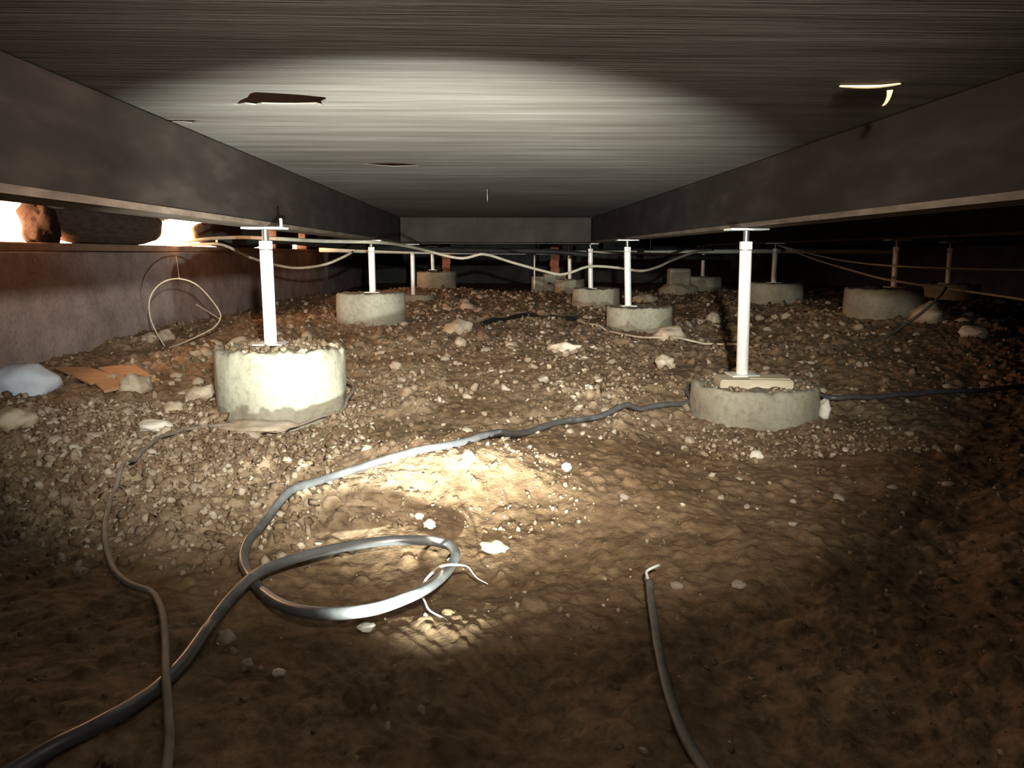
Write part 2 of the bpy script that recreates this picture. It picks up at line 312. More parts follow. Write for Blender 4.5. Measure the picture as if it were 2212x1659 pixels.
def make_concrete(name, light, mid, dark):
    m, nt, b = material(name, .9, 0, .2)
    n1 = noise_node(nt, 5, 5, .6); n2 = noise_node(nt, 45, 5, .7)
    a = ramp(nt, n1.outputs[0], [(.3, dark), (.5, mid), (.7, light)])
    f = ramp(nt, n2.outputs[0], [(.3, (.72, .70, .68)), (.5, (1, 1, 1)), (.8, (1.1, 1.1, 1.1))])
    nt.links.new(mix(nt, 1, a.outputs[0], f.outputs[0], 'MULTIPLY'), b.inputs['Base Color']); bump(nt, b, n2.outputs[0], .45, .006)
    return m
def make_gravel():
    m, nt, b = material('crumbled_rubble', .92, 0, .15)
    g = nt.nodes.new('ShaderNodeNewGeometry')
    r = ramp(nt, g.outputs['Random Per Island'], [(0, (.14, .095, .06)), (.45, (.22, .165, .115)), (.8, (.34, .28, .215)), (1, (.48, .44, .38))])
    n2 = noise_node(nt, 90, 4, .6)
    f = ramp(nt, n2.outputs[0], [(.3, (.7, .68, .66)), (.6, (1.05, 1.05, 1.05))])
    nt.links.new(mix(nt, 1, r.outputs[0], f.outputs[0], 'MULTIPLY'), b.inputs['Base Color']); bump(nt, b, n2.outputs[0], .4, .003)
    return m
DIRT = make_dirt(); SHEATH = make_ceiling(); GRAVEL = make_gravel()
CONCRETE = make_concrete('cast_concrete', (.36, .35, .295), (.29, .28, .232), (.20, .185, .15))
WALLC = make_concrete('foundation_concrete', (.55, .47, .48), (.44, .37, .37), (.31, .26, .26))
SILL = plain('dusty_sill', [(.3, (.34, .24, .19)), (.7, (.48, .36, .29))], 9, .9, bstr=.3)
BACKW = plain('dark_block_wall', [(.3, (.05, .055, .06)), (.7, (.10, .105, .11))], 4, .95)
STEEL = plain('brown_painted_steel', [(.28, (.009, .0058, .0052)), (.5, (.0155, .0105, .0093)), (.75, (.031, .0225, .0205))], 5, .62, 0, .3, .15, .003, (1, .6, 2.2), 6)
FLANGE = plain('dusty_daylit_flange', [(.3, (.065, .047, .038)), (.7, (.15, .115, .095))], 9, .9, 0, .1, .4, .006, (3, .8, 3))  # dusty steel, with the daylight on the undersides put into a paler colour
DARKST = plain('dark_girder_paint', [(.3, (.014, .011, .009)), (.7, (.034, .027, .022))], 5, .75)
GALV = plain('galvanized_steel', [(.3, (.78, .79, .80)), (.7, (.95, .96, .97))], 30, .5, .25, .6, .12, .001)
SCREWM = plain('dark_threaded_steel', [(.3, (.10, .10, .105)), (.7, (.22, .22, .23))], 40, .4, .8)
HOSEM = plain('black_polyethylene', [(.3, (.055, .057, .062)), (.62, (.095, .098, .105)), (.82, (.20, .19, .17))], 28, .36, 0, .6, .25, .001)
CABLEM = plain('grey_cable_jacket', [(.3, (.17, .145, .125)), (.7, (.29, .255, .225))], 22, .6, 0, .35)
CABLED = plain('dark_cable_jacket', [(.3, (.10, .095, .085)), (.7, (.19, .18, .165))], 22, .55, 0, .4)
BLACKP = plain('black_pipe_plastic', [(.3, (.012, .012, .012)), (.7, (.03, .03, .03))], 10, .6)
FLEXM = plain('dusty_conduit', [(.3, (.40, .37, .31)), (.7, (.58, .54, .46))], 16, .7)
PVC = plain('white_pvc', [(.3, (.72, .72, .66)), (.7, (.86, .86, .80))], 6, .5)
WIREM = plain('pale_wire', [(.3, (.36, .34, .30)), (.7, (.52, .50, .45))], 14, .6)
WOOD = plain('raw_board', [(.3, (.40, .25, .14)), (.7, (.58, .39, .24))], 3, .8, bstr=.15, stretch=(1, 9, 1))
BLOCKW = plain('pale_timber', [(.3, (.42, .38, .29)), (.7, (.56, .52, .42))], 5, .85, bstr=.2, stretch=(2, 9, 9))
SPLIT = plain('split_wood', [(.3, (.50, .38, .22)), (.7, (.66, .53, .34))], 10, .8)
STONE = plain('pale_clod', [(.3, (.30, .24, .18)), (.5, (.42, .36, .29)), (.72, (.58, .53, .46))], 14, .95, 0, .1, .6, .006)
WHITEST = plain('white_stone', [(.3, (.62, .60, .55)), (.7, (.80, .78, .73))], 16, .85, 0, .2, .4, .004)
BLUEST = plain('bluish_block', [(.3, (.50, .60, .78)), (.7, (.64, .74, .90))], 11, .9, 0, .2, .5, .006)
BROWNC = plain('brown_clump', [(.3, (.018, .0125, .011)), (.7, (.04, .028, .024))], 14, .95, 0, .1, .6, .01)
ROLLM = plain('dark_wrap', [(.3, (.06, .046, .04)), (.7, (.13, .10, .085))], 8, .9, 0, .15, .5, .01)
TUFTM = plain('pale_fluff', [(.3, (.42, .39, .34)), (.7, (.66, .62, .55))], 22, .95, 0, .05, .8, .008)
BRICKM = plain('red_brick', [(.3, (.20, .075, .05)), (.7, (.34, .14, .095))], 12, .9, 0, .15, .4, .004)
ROOTM = plain('dry_root', [(.3, (.50, .44, .34)), (.7, (.70, .64, .54))], 30, .8)
ORANGE = plain('rusty_brick', [(.3, (.42, .17, .08)), (.7, (.56, .26, .14))], 12, .9)

# ---------------------------------------------------------------- the setting
def build_floor():
    ys = np.concatenate([[-1.25, -.9, -.6, -.3, -.05, .2, .4], np.geomspace(.52, 15.9, 860)])
    core = np.linspace(0, 1, 900); rows = []
    for y in ys:
        yy = max(y, .3)
        L = max(-2.42, -(.74*yy+.42)); R = min(6.35, .78*yy+.42)
        rows.append(np.concatenate([np.linspace(-2.46, L, 9)[:-1], L+(R-L)*core, np.linspace(R, 6.42, 13)[1:]]))
    X = np.array(rows); Y = np.repeat(ys[:, None], X.shape[1], 1)
    Z = ground(X, Y)+detail(X, Y)
    nr, nc = X.shape
    V = np.stack([X, Y, Z], -1).reshape(-1, 3)
    idx = np.arange(nr*nc).reshape(nr, nc)
    Fq = np.stack([idx[:-1, :-1], idx[:-1, 1:], idx[1:, 1:], idx[1:, :-1]], -1).reshape(-1, 4)
    me = bpy.data.meshes.new('floor')
    me.vertices.add(len(V)); me.vertices.foreach_set('co', V.ravel())
    me.loops.add(len(Fq)*4); me.loops.foreach_set('vertex_index', Fq.ravel().astype(np.int32))
    me.polygons.add(len(Fq)); me.polygons.foreach_set('loop_start', np.arange(0, len(Fq)*4, 4, dtype=np.int32))
    me.polygons.foreach_set('use_smooth', np.ones(len(Fq), bool))
    me.update(calc_edges=True)
    at = me.attributes.new('rubble', 'FLOAT', 'POINT'); at.data.foreach_set('value', rubble_amount(X, Y).ravel().astype(np.float32))
    me.materials.append(DIRT)
    o = bpy.data.objects.new('floor', me); COL.objects.link(o); return structure(o)
build_floor()

def build_ceiling():
    z = .978; bm = bmesh.new()
    outer = [bm.verts.new(p) for p in ((-2.56, -1.35, z), (6.55, -1.35, z), (6.55, 16.2, z), (-2.56, 16.2, z))]
    loops = [outer]
    for hole in (HOLE, SLIT1, SLIT2):
        loops.append([bm.verts.new((p[0], p[1], z)) for p in hole])
    edges = []
    for l in loops:
        for i in range(len(l)): edges.append(bm.edges.new((l[i], l[(i+1) % len(l)])))
    bmesh.ops.triangle_fill(bm, use_beauty=True, use_dissolve=False, edges=edges, normal=(0, 0, -1))
    # the sheet has a thickness that shows at the torn edges
    rim = []
    for l in loops[1:]:
        up = [bm.verts.new((v.co.x, v.co.y, z+.003)) for v in l]
        for i in range(len(l)):
            j = (i+1) % len(l); bm.faces.new((l[i], l[j], up[j], up[i]))
    o = structure(bm_object('ceiling', bm, SHEATH))
    bm = bmesh.new(); box_bm(bm, -2.56, 6.55, -1.35, 16.2, 1.10, 1.14)
    structure(bm_object('ceiling_deck', bm, plain('dark_deck', [(.3, (.10, .10, .12)), (.7, (.16, .16, .19))], 6, .9)))
build_ceiling()

structure(box('wall_left', -2.56, -2.35, -1.35, 16.2, -.35, .65, WALLC, .006))
for y0, y1 in ((-1.35, 3.65), (11.2, 16.2)):
    structure(box('wall_left_top', -2.56, -2.38, y0, y1, .65, .978, WALLC))
structure(box('trim_1', -2.55, -2.385, 3.65, 11.2, .65, .70, SILL, .006))
structure(box('trim_2', -2.55, -2.42, 3.65, 11.2, .935, .978, STEEL))
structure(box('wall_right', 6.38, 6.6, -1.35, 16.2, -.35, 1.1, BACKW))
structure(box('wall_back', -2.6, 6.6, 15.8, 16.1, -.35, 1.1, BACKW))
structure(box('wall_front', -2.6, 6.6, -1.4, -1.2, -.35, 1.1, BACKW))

# ---------------------------------------------------------------- floor beams
def channel_beam(face, out, label, y0=-1.15, y1=15.75, z0=.74, z1=.974):
    """steel channel along y: web on the face side, flanges pointing in direction OUT"""
    w, t, f = .12, .012, .016
    o = empty('floor_beam', (face, (y0+y1)/2, z0), label, 'beam', 'long steel floor beams')
    def piece(name, xa, xb, za, zb, mat=STEEL):
        bm = bmesh.new(); xs = sorted((xa, xb)); n = 40
        box_bm(bm, xs[0], xs[1], y0, y1, za, zb)
        bmesh.ops.bisect_plane(bm, geom=bm.verts[:]+bm.edges[:]+bm.faces[:], plane_co=(0, 1.5, 0), plane_no=(0, 1, 0))
        ob = bm_object(name, bm, mat, o); ob.matrix_parent_inverse = Matrix.Translation(o.location).inverted(); return ob
    piece('web', face, face+out*t, z0+f, z1-f)
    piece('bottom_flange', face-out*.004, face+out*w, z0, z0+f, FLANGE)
    piece('top_flange', face, face+out*w, z1-f, z1)
    return o
channel_beam(-.81, -1, 'brown steel floor beam running overhead left of the torn ceiling hole')
channel_beam(1.0, 1, 'brown steel floor beam running overhead above the post that stands on a timber block')
channel_beam(2.82, 1, 'dark steel floor beam in the gloom above the three right-hand outer posts')
channel_beam(3.86, 1, 'dark steel floor beam farthest to the right, nearly lost in the gloom')
def cross_beam():
    o = empty('cross_beam', (.1, 7.4, .742), 'dark cross beam closing off the far end of the lit ceiling', 'beam')
    bm = bmesh.new(); n = 24
    V = []; F = []
    prof = [(7.36, .974), (7.36, .752), (7.38, .742), (7.48, .742), (7.50, .752), (7.50, .974)]
    for i in range(n+1):
        x = -.80+1.79*i/n
        for y, z in prof: V.append((x-.1, y-7.4+.004*math.sin(i), z-.742-.004*math.sin(math.pi*i/n)*(z < .8)))
    k = len(prof)
    for i in range(n):
        for j in range(k): F.append((i*k+j, i*k+(j+1) % k, (i+1)*k+(j+1) % k, (i+1)*k+j))
    F.append(tuple(range(k))); F.append(tuple(n*k+j for j in range(k-1, -1, -1)))
    bm.free(); link_mesh('girder', V, F, DARKST, o, False)
    lip = box('flange', -.9, .89, -.06, .12, -.012, -.001, DARKST, 0, o)
cross_beam()

# ---------------------------------------------------------------- concrete pads and jack posts
def pad(key, cx, cy, rad, ztop, zbase, label, rough=1.0, rim=.012, seg=96, group='round concrete footing pads'):
    o = empty('concrete_pad', (cx, cy, zbase), label, 'footing', group)
    sd = hash_key(key)
    def radial(a, z):
        v = Vector((math.cos(a)*1.3+sd, math.sin(a)*1.3, z*3)); w = Vector((math.cos(a)*6+sd, math.sin(a)*6, z*14))
        return 1+rough*(.035*mnoise.noise(v)+.012*mnoise.noise(w))
    def height(a, r, z):
        if z < ztop-zbase-.06: return 0
        v = Vector((math.cos(a)*4*r/rad+sd, math.sin(a)*4*r/rad, sd)); w = Vector((math.cos(a)*17*r/rad, math.sin(a)*17*r/rad, sd))
        return rim*(mnoise.noise(v)*1.0+mnoise.noise(w)*.8)
    h = ztop-zbase
    prof = [(rad*1.0, -.10)]+[(rad*(1.0+.015*math.sin(i/7*3.1)), -.05+(h+.035)*i/7) for i in range(8)]
    prof += [(rad*.985, h-.006), (rad*.955, h), (rad*.9, h-.001), (rad*.75, h-.006), (rad*.5, h-.004), (rad*.25, h-.003), (rad*.06, h-.003)]
    lathe('pad_body', prof, CONCRETE, seg, (0, 0, 0), o, radial, height)
    return o
def hash_key(k): return sum(ord(c)*(i+3) for i, c in enumerate(k)) % 50+.5
PADS = dict(
 L1=(-.80, 2.98, .243, .285, .03, 'large brightly lit concrete pad with a crumbled rim, beside the looping grey cable'),
 L2=(-.85, 5.72, .248, .358, .13, 'pale concrete pad with a dark band at its foot, second under the left beam'),
 L3=(-.74, 8.22, .19, .215, .10, 'half-buried concrete pad with a thin post, just behind the pale banded pad'),
 L4=(-.67, 10.5, .265, .40, .18, 'distant tan-tinted concrete pad beside a reddish brick pier'),
 R1=(1.08, 3.03, .25, .125, -.03, 'low wide concrete pad carrying a pale timber block under the post'),
 R2=(1.10, 5.5, .232, .268, .09, 'grey-brown concrete pad behind the thin ground wire, second under the right beam'),
 R3=(1.08, 7.5, .24, .308, .12, 'grey rough-edged concrete pad, third under the right beam'),
 R4=(1.06, 9.8, .19, .318, .13, 'distant olive-lit concrete pad in front of the red brick pier'),
 O1=(2.83, 5.42, .258, .400, .19, 'grey concrete pad heaped round with rubble behind the drooping dark cable'),
 O2=(2.70, 7.2, .27, .368, .17, 'dim concrete pad seen just right of the bright front right post'),
 O3=(2.79, 9.9, .235, .350, .17, 'small dim concrete pad far back between the two right beams'),
 Q1=(3.92, 6.4, .21, .390, .26, 'half-hidden concrete pad at the far right where the lower wire crosses'))
for k, (cx, cy, rad, zt, zb, lab) in PADS.items():
    pad(k, cx, cy, rad, zt, zb, lab, rim=.02 if k == 'L1' else .010, rough=1.2 if k in ('L1', 'R3', 'R4') else .8)

def jack(key, label, r=.0235, lip=False):
    (bx, by, bz), (tx, ty) = POSTS[key]
    o = empty('jack_post', (bx, by, bz-.004), label, 'jack post', 'galvanized jack posts under the beams')
    top = .738-(bz-.004); lx, ly = tx-bx, ty-by
    at = lambda z: Vector((lx*z/top, ly*z/top, z))
    zp = top-.085
    def col(name, za, zb, rad, mat, seg=24, smooth=True):
        V = []; F = []
        for z, rr in ((za, rad*.97), (za+.002, rad), (zb-.002, rad), (zb, rad*.97)):
            c = at(z)
            for k in range(seg): V.append((c.x+rr*math.cos(2*math.pi*(k+.5)/seg), c.y+rr*math.sin(2*math.pi*(k+.5)/seg), z))
        for i in range(3):
            for k in range(seg): F.append((i*seg+k, i*seg+(k+1) % seg, (i+1)*seg+(k+1) % seg, (i+1)*seg+k))
        F.append(tuple(range(seg-1, -1, -1))); F.append(tuple(3*seg+k for k in range(seg)))
        return link_mesh(name, V, F, mat, o, smooth)
    col('pipe', .005, zp, r, GALV)
    col('nut', zp+.003, zp+.034, r*1.06, GALV, 6, False)
    # threaded rod
    V = []; F = []; seg = 12; z0, z1 = zp-.01, top-.006; n = max(8, int((z1-z0)/.004))
    for i in range(n+1):
        z = z0+(z1-z0)*i/n; c = at(z); rr = r*(.58 if i % 2 else .48)
        for k in range(seg): V.append((c.x+rr*math.cos(2*math.pi*k/seg), c.y+rr*math.sin(2*math.pi*k/seg), z))
    for i in range(n):
        for k in range(seg): F.append((i*seg+k, i*seg+(k+1) % seg, (i+1)*seg+(k+1) % seg, (i+1)*seg+k))
    F.append(tuple(range(seg-1, -1, -1))); F.append(tuple(n*seg+k for k in range(seg)))
    link_mesh('threaded_rod', V, F, SCREWM, o)
    c = at(top)
    hp = box('head_plate', c.x-.075, c.x+.075, c.y-.05, c.y+.05, top-.008, top-.0005, GALV, .001, o)
    box('base_plate', -.055, .055, -.055, .055, 0, .006, GALV, .001, o)
    if lip:
        box('plate_lip', c.x+.068, c.x+.075, c.y-.05, c.y-.035, top-.001, top+.03, GALV, .001, o)
    return o
JL = dict(
 L1='bright galvanized jack post standing on the large lit pad nearest on the left',
 L2='bright galvanized jack post standing on the pale pad with a dark foot band',
 L3='thin pale jack post rising from the half-buried pad, third under the left beam',
 L4='short distant jack post standing on the tan-tinted pad',
 R1='tall bright jack post with a dark screw top, standing on the pale timber block',
 R2='slim bright jack post on the grey-brown pad, second under the right beam',
 R3='slim jack post on the grey rough-edged pad, crossed by a dark pipe',
 R4='thinnest distant jack post on the olive-lit pad near the red brick pier',
 O1='jack post on the rubble-heaped pad, crossed by two pale wires',
 O2='jack post on the dim pad just right of the bright front right post',
 O3='speckled short jack post on the small dim pad far back',
 Q1='slightly leaning jack post farthest right, on the half-hidden pad')
for k, lab in JL.items(): jack(k, lab, lip=(k == 'L1'), r=.0235 if k != 'L3' else .022)

def timber_block():
    o = empty('timber_block', (1.06, 2.99, .118), 'pale timber block lying under the foot of the front right post', 'block')
    bm = bmesh.new(); box_bm(bm, -.14, .14, -.075, .075, 0, .036, .005, 2); a = bm_object('block_lower', bm, BLOCKW, o); a.rotation_euler[2] = math.radians(-6)
    bm = bmesh.new(); box_bm(bm, -.02, .135, -.045, .07, .0362, .040, .001); b = bm_object('shim', bm, BLOCKW, o); b.rotation_euler[2] = math.radians(-9)
    return o
timber_block()

# ---------------------------------------------------------------- hoses, cables, pipes, wires
def cable(name, pts, r, mat, label, cat, **kw):
    return tag(tube(name, pts, r, mat, **kw), label, cat)
def surface(x, y):
    x = np.asarray(x, float); y = np.asarray(y, float); return ground(x, y)+detail(x, y)
def laid(pts, r, step=.02, sink=.35):
    """the path smoothed and lifted wherever the lumpy dirt would swallow it"""
    P = np.array([tuple(p) for p in smooth_path(pts, step)])
    s = surface(P[:, 0], P[:, 1])
    k = max(1, int(.05/step)); m = np.array([s[max(0, i-k):i+k+1].max() for i in range(len(s))])
    m = m+.004; m = np.convolve(np.pad(m, 3, 'edge'), np.ones(7)/7, 'valid')
    P[:, 2] = np.maximum(P[:, 2], m+r*(1-sink)); return [tuple(p) for p in P]
hose = empty('hose', HOSE2[8], 'thick black hose laid in an open loop in front of the glowing slope', 'hose')
def child_tube(name, pts, r, mat, parent, **kw):
    o = tube(name, pts, r, mat, None, **kw); o.parent = parent; o.matrix_parent_inverse = Matrix.Translation(parent.location).inverted(); return o
child_tube('hose_body', laid(HOSE+[(1.38, 3.20, .06), (1.22, 3.36, .07), (.98, 3.36, .07), (.86, 3.22, .055)]+HOSE2, .0105, .012), .0105, HOSEM, hose, seg=14, step=.03)
# a printed stripe runs along its upper side
cable('cable', laid([(-.95, 3.32, .10), (-.75, 3.33, .11), (-.58, 3.22, .11), (-.535, 3.05, .10)]+CABLE_LEFT, .0062, .012), .0062, CABLEM,
      'grey cable curving from the large lit pad down the left side to the bottom edge', 'cable', seg=12, step=.03)
dk = empty('cut_cable', CABLE_DARK[0], 'dark cable with a bent bare end, lying alone at the lower right', 'cable')
child_tube('jacket', laid(CABLE_DARK, .0075, .012), .0075, CABLED, dk, seg=12, step=.03)
e = child_tube('bare_end', CABLE_END, .0028, GALV, dk, seg=8, step=.006); e['label'] = 'bent bare metal end'
cable('ground_wire', laid(GROUND_WIRE, .007, .02), .007, FLEXM, 'thin tan wire lying on the dirt in front of the grey-brown pad', 'wire')
cable('hose_scrap', laid(SHORT_HOSE, .014, .02), .016, BLACKP, 'short dark length of hose lying on the rubble midway between the two rows of pads', 'hose')
cable('dry_root', ROOT, .0016, ROOTM, 'thin pale curling root draped over the near end of the hose loop', 'root', seg=6, step=.006, taper=lambda t: .5+1.2*math.sin(math.pi*t))
wp = empty('water_pipe', PIPE_WHITE[3], 'long straight white pipe hanging across the far end of the crawl space', 'pipe')
child_tube('pipe_run', PIPE_WHITE, .025, PVC, wp, seg=12, step=.2)
for hx, hz in ((-1.5, .665), (-.4, .66), (.6, .655), (1.9, .65), (3.4, .65)):
    child_tube('hanger_strap', [(hx, 8.976, .977), (hx, 8.974, hz+.03), (hx, 8.977, hz-.024), (hx, 9.0, hz-.030)], .005, SCREWM, wp, seg=6, flat=.4)
cable('drain_pipe', PIPE_DARK, .030, BLACKP, 'black pipe running under the beam line just below the white pipe', 'pipe', seg=12, step=.15)
fl = cable('conduit', FLEX, .0125, FLEXM, 'long dusty conduit that dips, rises and dips again behind the posts', 'conduit', seg=12, step=.05)
cable('sagging_cable', SAG, .0105, FLEXM, 'cream cable sagging in a deep curve behind the nearest left post', 'cable', seg=12, step=.05)
cable('wire_loop', LOOPWIRE+[(-1.93, 4.66, .075)], .0042, WIREM, 'thin wire standing in a big round loop against the left wall', 'wire', seg=8, step=.02)
cable('wire_strand', LOOPTAIL, .002, WIREM, 'short thin strand slanting inside the round wire loop', 'wire', seg=6)
cable('hanging_thread', THREAD, .0022, WIREM, 'fine thread hanging from the ledge above the round wire loop', 'thread', seg=6)
cable('overhead_wire', WIRE_UPPER, .0065, FLEXM, 'upper of the two pale wires strung across the right side', 'wire', seg=8, step=.05)
cable('overhead_wire', WIRE_LOWER, .0075, FLEXM, 'lower of the two pale wires strung across the right side, falling more steeply', 'wire', seg=8, step=.05)
cable('drooping_cable', DANGLE, .0085, CABLED, 'dark cable drooping from the lower right wire down to the dirt', 'cable', seg=10, step=.03)
cable('steel_rod', [ROD[0], ROD[1]], .0025, SCREWM, 'thin dark rod hanging from the middle of the ceiling', 'rod', seg=8)
cable('thin_stake', [(.625, 10.0, .19), (.622, 10.0, .62)], .008, GALV, 'thin upright metal stake in front of the small far block', 'stake', seg=8)

# ---------------------------------------------------------------- scraps on the ceiling
def splinter():
    o = empty('torn_splinter', SPLINTER_A[2], 'pale torn wood splinter with a bent spur, on the dark right part of the ceiling', 'splinter')
    child_tube('strip', [(p[0], p[1], p[2]+.009) for p in SPLINTER_A], .009, SPLIT, o, seg=8, flat=.3, taper=lambda t: .25+math.sin(math.pi*min(t*.8+.1, 1)))
    child_tube('spur', SPLINTER_B, .006, SPLIT, o, seg=8, flat=.5, taper=lambda t: 1-.6*t)
splinter()
cable('wood_sliver', SLIVER, .006, SPLIT, 'pale sliver of wood along the top edge of the right beam', 'splinter', seg=8, taper=lambda t: .3+math.sin(math.pi*t))

# ---------------------------------------------------------------- what fills the opening above the left wall
def roll(name, y0, y1, z0, z1, depth, seed, mat, label, cat, group=None, fr=.12):
    me = lump_mesh(name, 1, 1, 1, seed, mat, 4, fr, 1.2)
    for v in me.vertices:
        c = v.co; s = lambda t, p: math.copysign(abs(t)**p, t)
        v.co = Vector((s(c.x, .8), s(c.y, .62), s(c.z, .75)))
    o = mesh_object(name, me, (-2.45, (y0+y1)/2, (z0+z1)/2), (0, 0, 0), (depth/2, (y1-y0)/2, (z1-z0)/2))
    return tag(o, label, cat, group)
roll('wrapped_roll', 4.44, 5.93, 0.695, .955, .20, 3, ROLLM, 'long dark rounded roll on the wall ledge between the two glaring openings', 'roll')
roll('wrapped_roll', 6.66, 8.75, .695, .935, .20, 8, ROLLM, 'second dark roll on the ledge, just beyond the narrower glaring opening', 'roll')
roll('soil_clump', 4.30, 4.50, .69, .915, .17, 5, BROWNC, 'reddish brown lumpy clump at the edge of the widest glaring opening', 'clump', None, .5)
for (y0, y1, z0, z1, sd, lab) in ((4.30, 4.75, .885, .94, 21, 'pale fluffy tuft hanging under the beam above the reddish brown clump'),
                                  (5.70, 6.06, .875, .94, 22, 'pale yellowish tuft hanging beside the narrower glaring opening')):
    roll('insulation_tuft', y0, y1, z0, z1, .16, sd, TUFTM, lab, 'insulation', None, .45)
def loose_brick(y0, y1, z0, z1, mat, label, rot=0):
    o = box('loose_brick', -.07, .07, -(y1-y0)/2, (y1-y0)/2, 0, z1-z0, mat, .008)
    o.location = (-2.46, (y0+y1)/2, z0); o.rotation_euler[2] = rot
    return tag(o, label, 'brick', 'bricks on the far part of the ledge')
loose_brick(8.98, 9.75, .7, .80, BROWNC, 'low dark brick on the ledge, first past the front left post')
loose_brick(8.99, 10.1, .802, .936, BROWNC, 'dark brick stacked on the first low brick of the ledge', .015)
loose_brick(10.5, 11.25, .7, .80, BROWNC, 'dark low brick on the ledge at the end of the chinks of light')
loose_brick(10.45, 11.2, .802, .936, BROWNC, 'dark brick stacked at the far end of the chinks of light')

# ---------------------------------------------------------------- far brick piers and blocks
def brick_pier(x, y, w, z0, z1, label, base):
    o = empty('brick_pier', (x, y, z0), label, 'pier', 'red brick piers at the far end')
    bm = bmesh.new(); n = max(3, int((z1-z0)/.075)); h = (z1-z0)/n
    for i in range(n):
        j = .004*(-1)**i
        box_bm(bm, -w/2+j, w/2+j, -w/2, w/2, i*h, (i+1)*h-.008, .004)
        box_bm(bm, -w/2+.012, w/2-.012, -w/2+.012, w/2-.012, (i+1)*h-.009, (i+1)*h+.0005)
    bm_object('brick_shaft', bm, BRICKM, o)
    box('footing', -base/2, base/2, -base/2, base/2, -.24, 0, CONCRETE, .015, o)
brick_pier(.935, 10.6, .115, .37, .735, 'reddish brick pier right of centre at the far end', .30)
brick_pier(-.57, 11.2, .115, .33, .735, 'dim reddish brick pier left of centre at the far end', .26)
def block(x, y, w, d, z0, z1, rot, mat, label):
    o = box('concrete_block', -w/2, w/2, -d/2, d/2, 0, z1-z0, mat, .012); o.location = (x, y, z0); o.rotation_euler[2] = rot
    return tag(o, label, 'block')
block(.68, 10.2, .15, .15, .09, .345, .1, CONCRETE, 'small grey concrete block behind the thin stake, left of the brick pier')
def far_stack():
    o = empty('block_stack', (2.40, 9.6, .12), 'dim olive stack of blocks on a mound, left of the small far pad', 'blocks')
    lump = lump_mesh('heap', .24, .2, .14, 31, CONCRETE, 3, .25); mesh_object('heap', lump, (0, 0, .04), parent=o)
    box('upper_block', -.13, .13, -.1, .1, .12, .34, CONCRETE, .02, o)
far_stack()

# ---------------------------------------------------------------- boards, stones, rubble
def board(name, quad, th, label):
    q = [Vector(p) for p in quad]; n = (q[1]-q[0]).cross(q[3]-q[0]).normalized()
    if n.z < 0: n = -n
    c = sum(q, Vector())/4; zc = float(max(surface(p.x, p.y) for p in q+[c]))
    V = []; F = []
    dz = max(0, zc-c.z-.012)
    for off in (0, -th):
        for p in q: V.append(p-c+Vector((0, 0, off)))
    F = [(0, 1, 2, 3), (7, 6, 5, 4)]+[(i, i+4, (i+1) % 4+4, (i+1) % 4) for i in range(4)]
    o = link_mesh(name, V, F, WOOD, None, False); o.location = c+Vector((0, 0, dz))
    bm = bmesh.new(); bm.from_mesh(o.data); bmesh.ops.recalc_face_normals(bm, faces=bm.faces); bmesh.ops.bevel(bm, geom=bm.edges[:], offset=.002, segments=1, affect='EDGES'); bm.to_mesh(o.data); bm.free()
    return tag(o, label, 'board', 'scrap boards by the left wall')
board('scrap_board', BOARD_A, .014, 'orange-lit pointed scrap board, leftmost of the boards on the dirt by the wall')
board('scrap_board', BOARD_B, .014, 'orange-lit square scrap board, farther and upper of the overlapping boards by the wall')
board('scrap_board', BOARD_C, .014, 'orange-lit scrap board lying nearest of the boards by the wall')

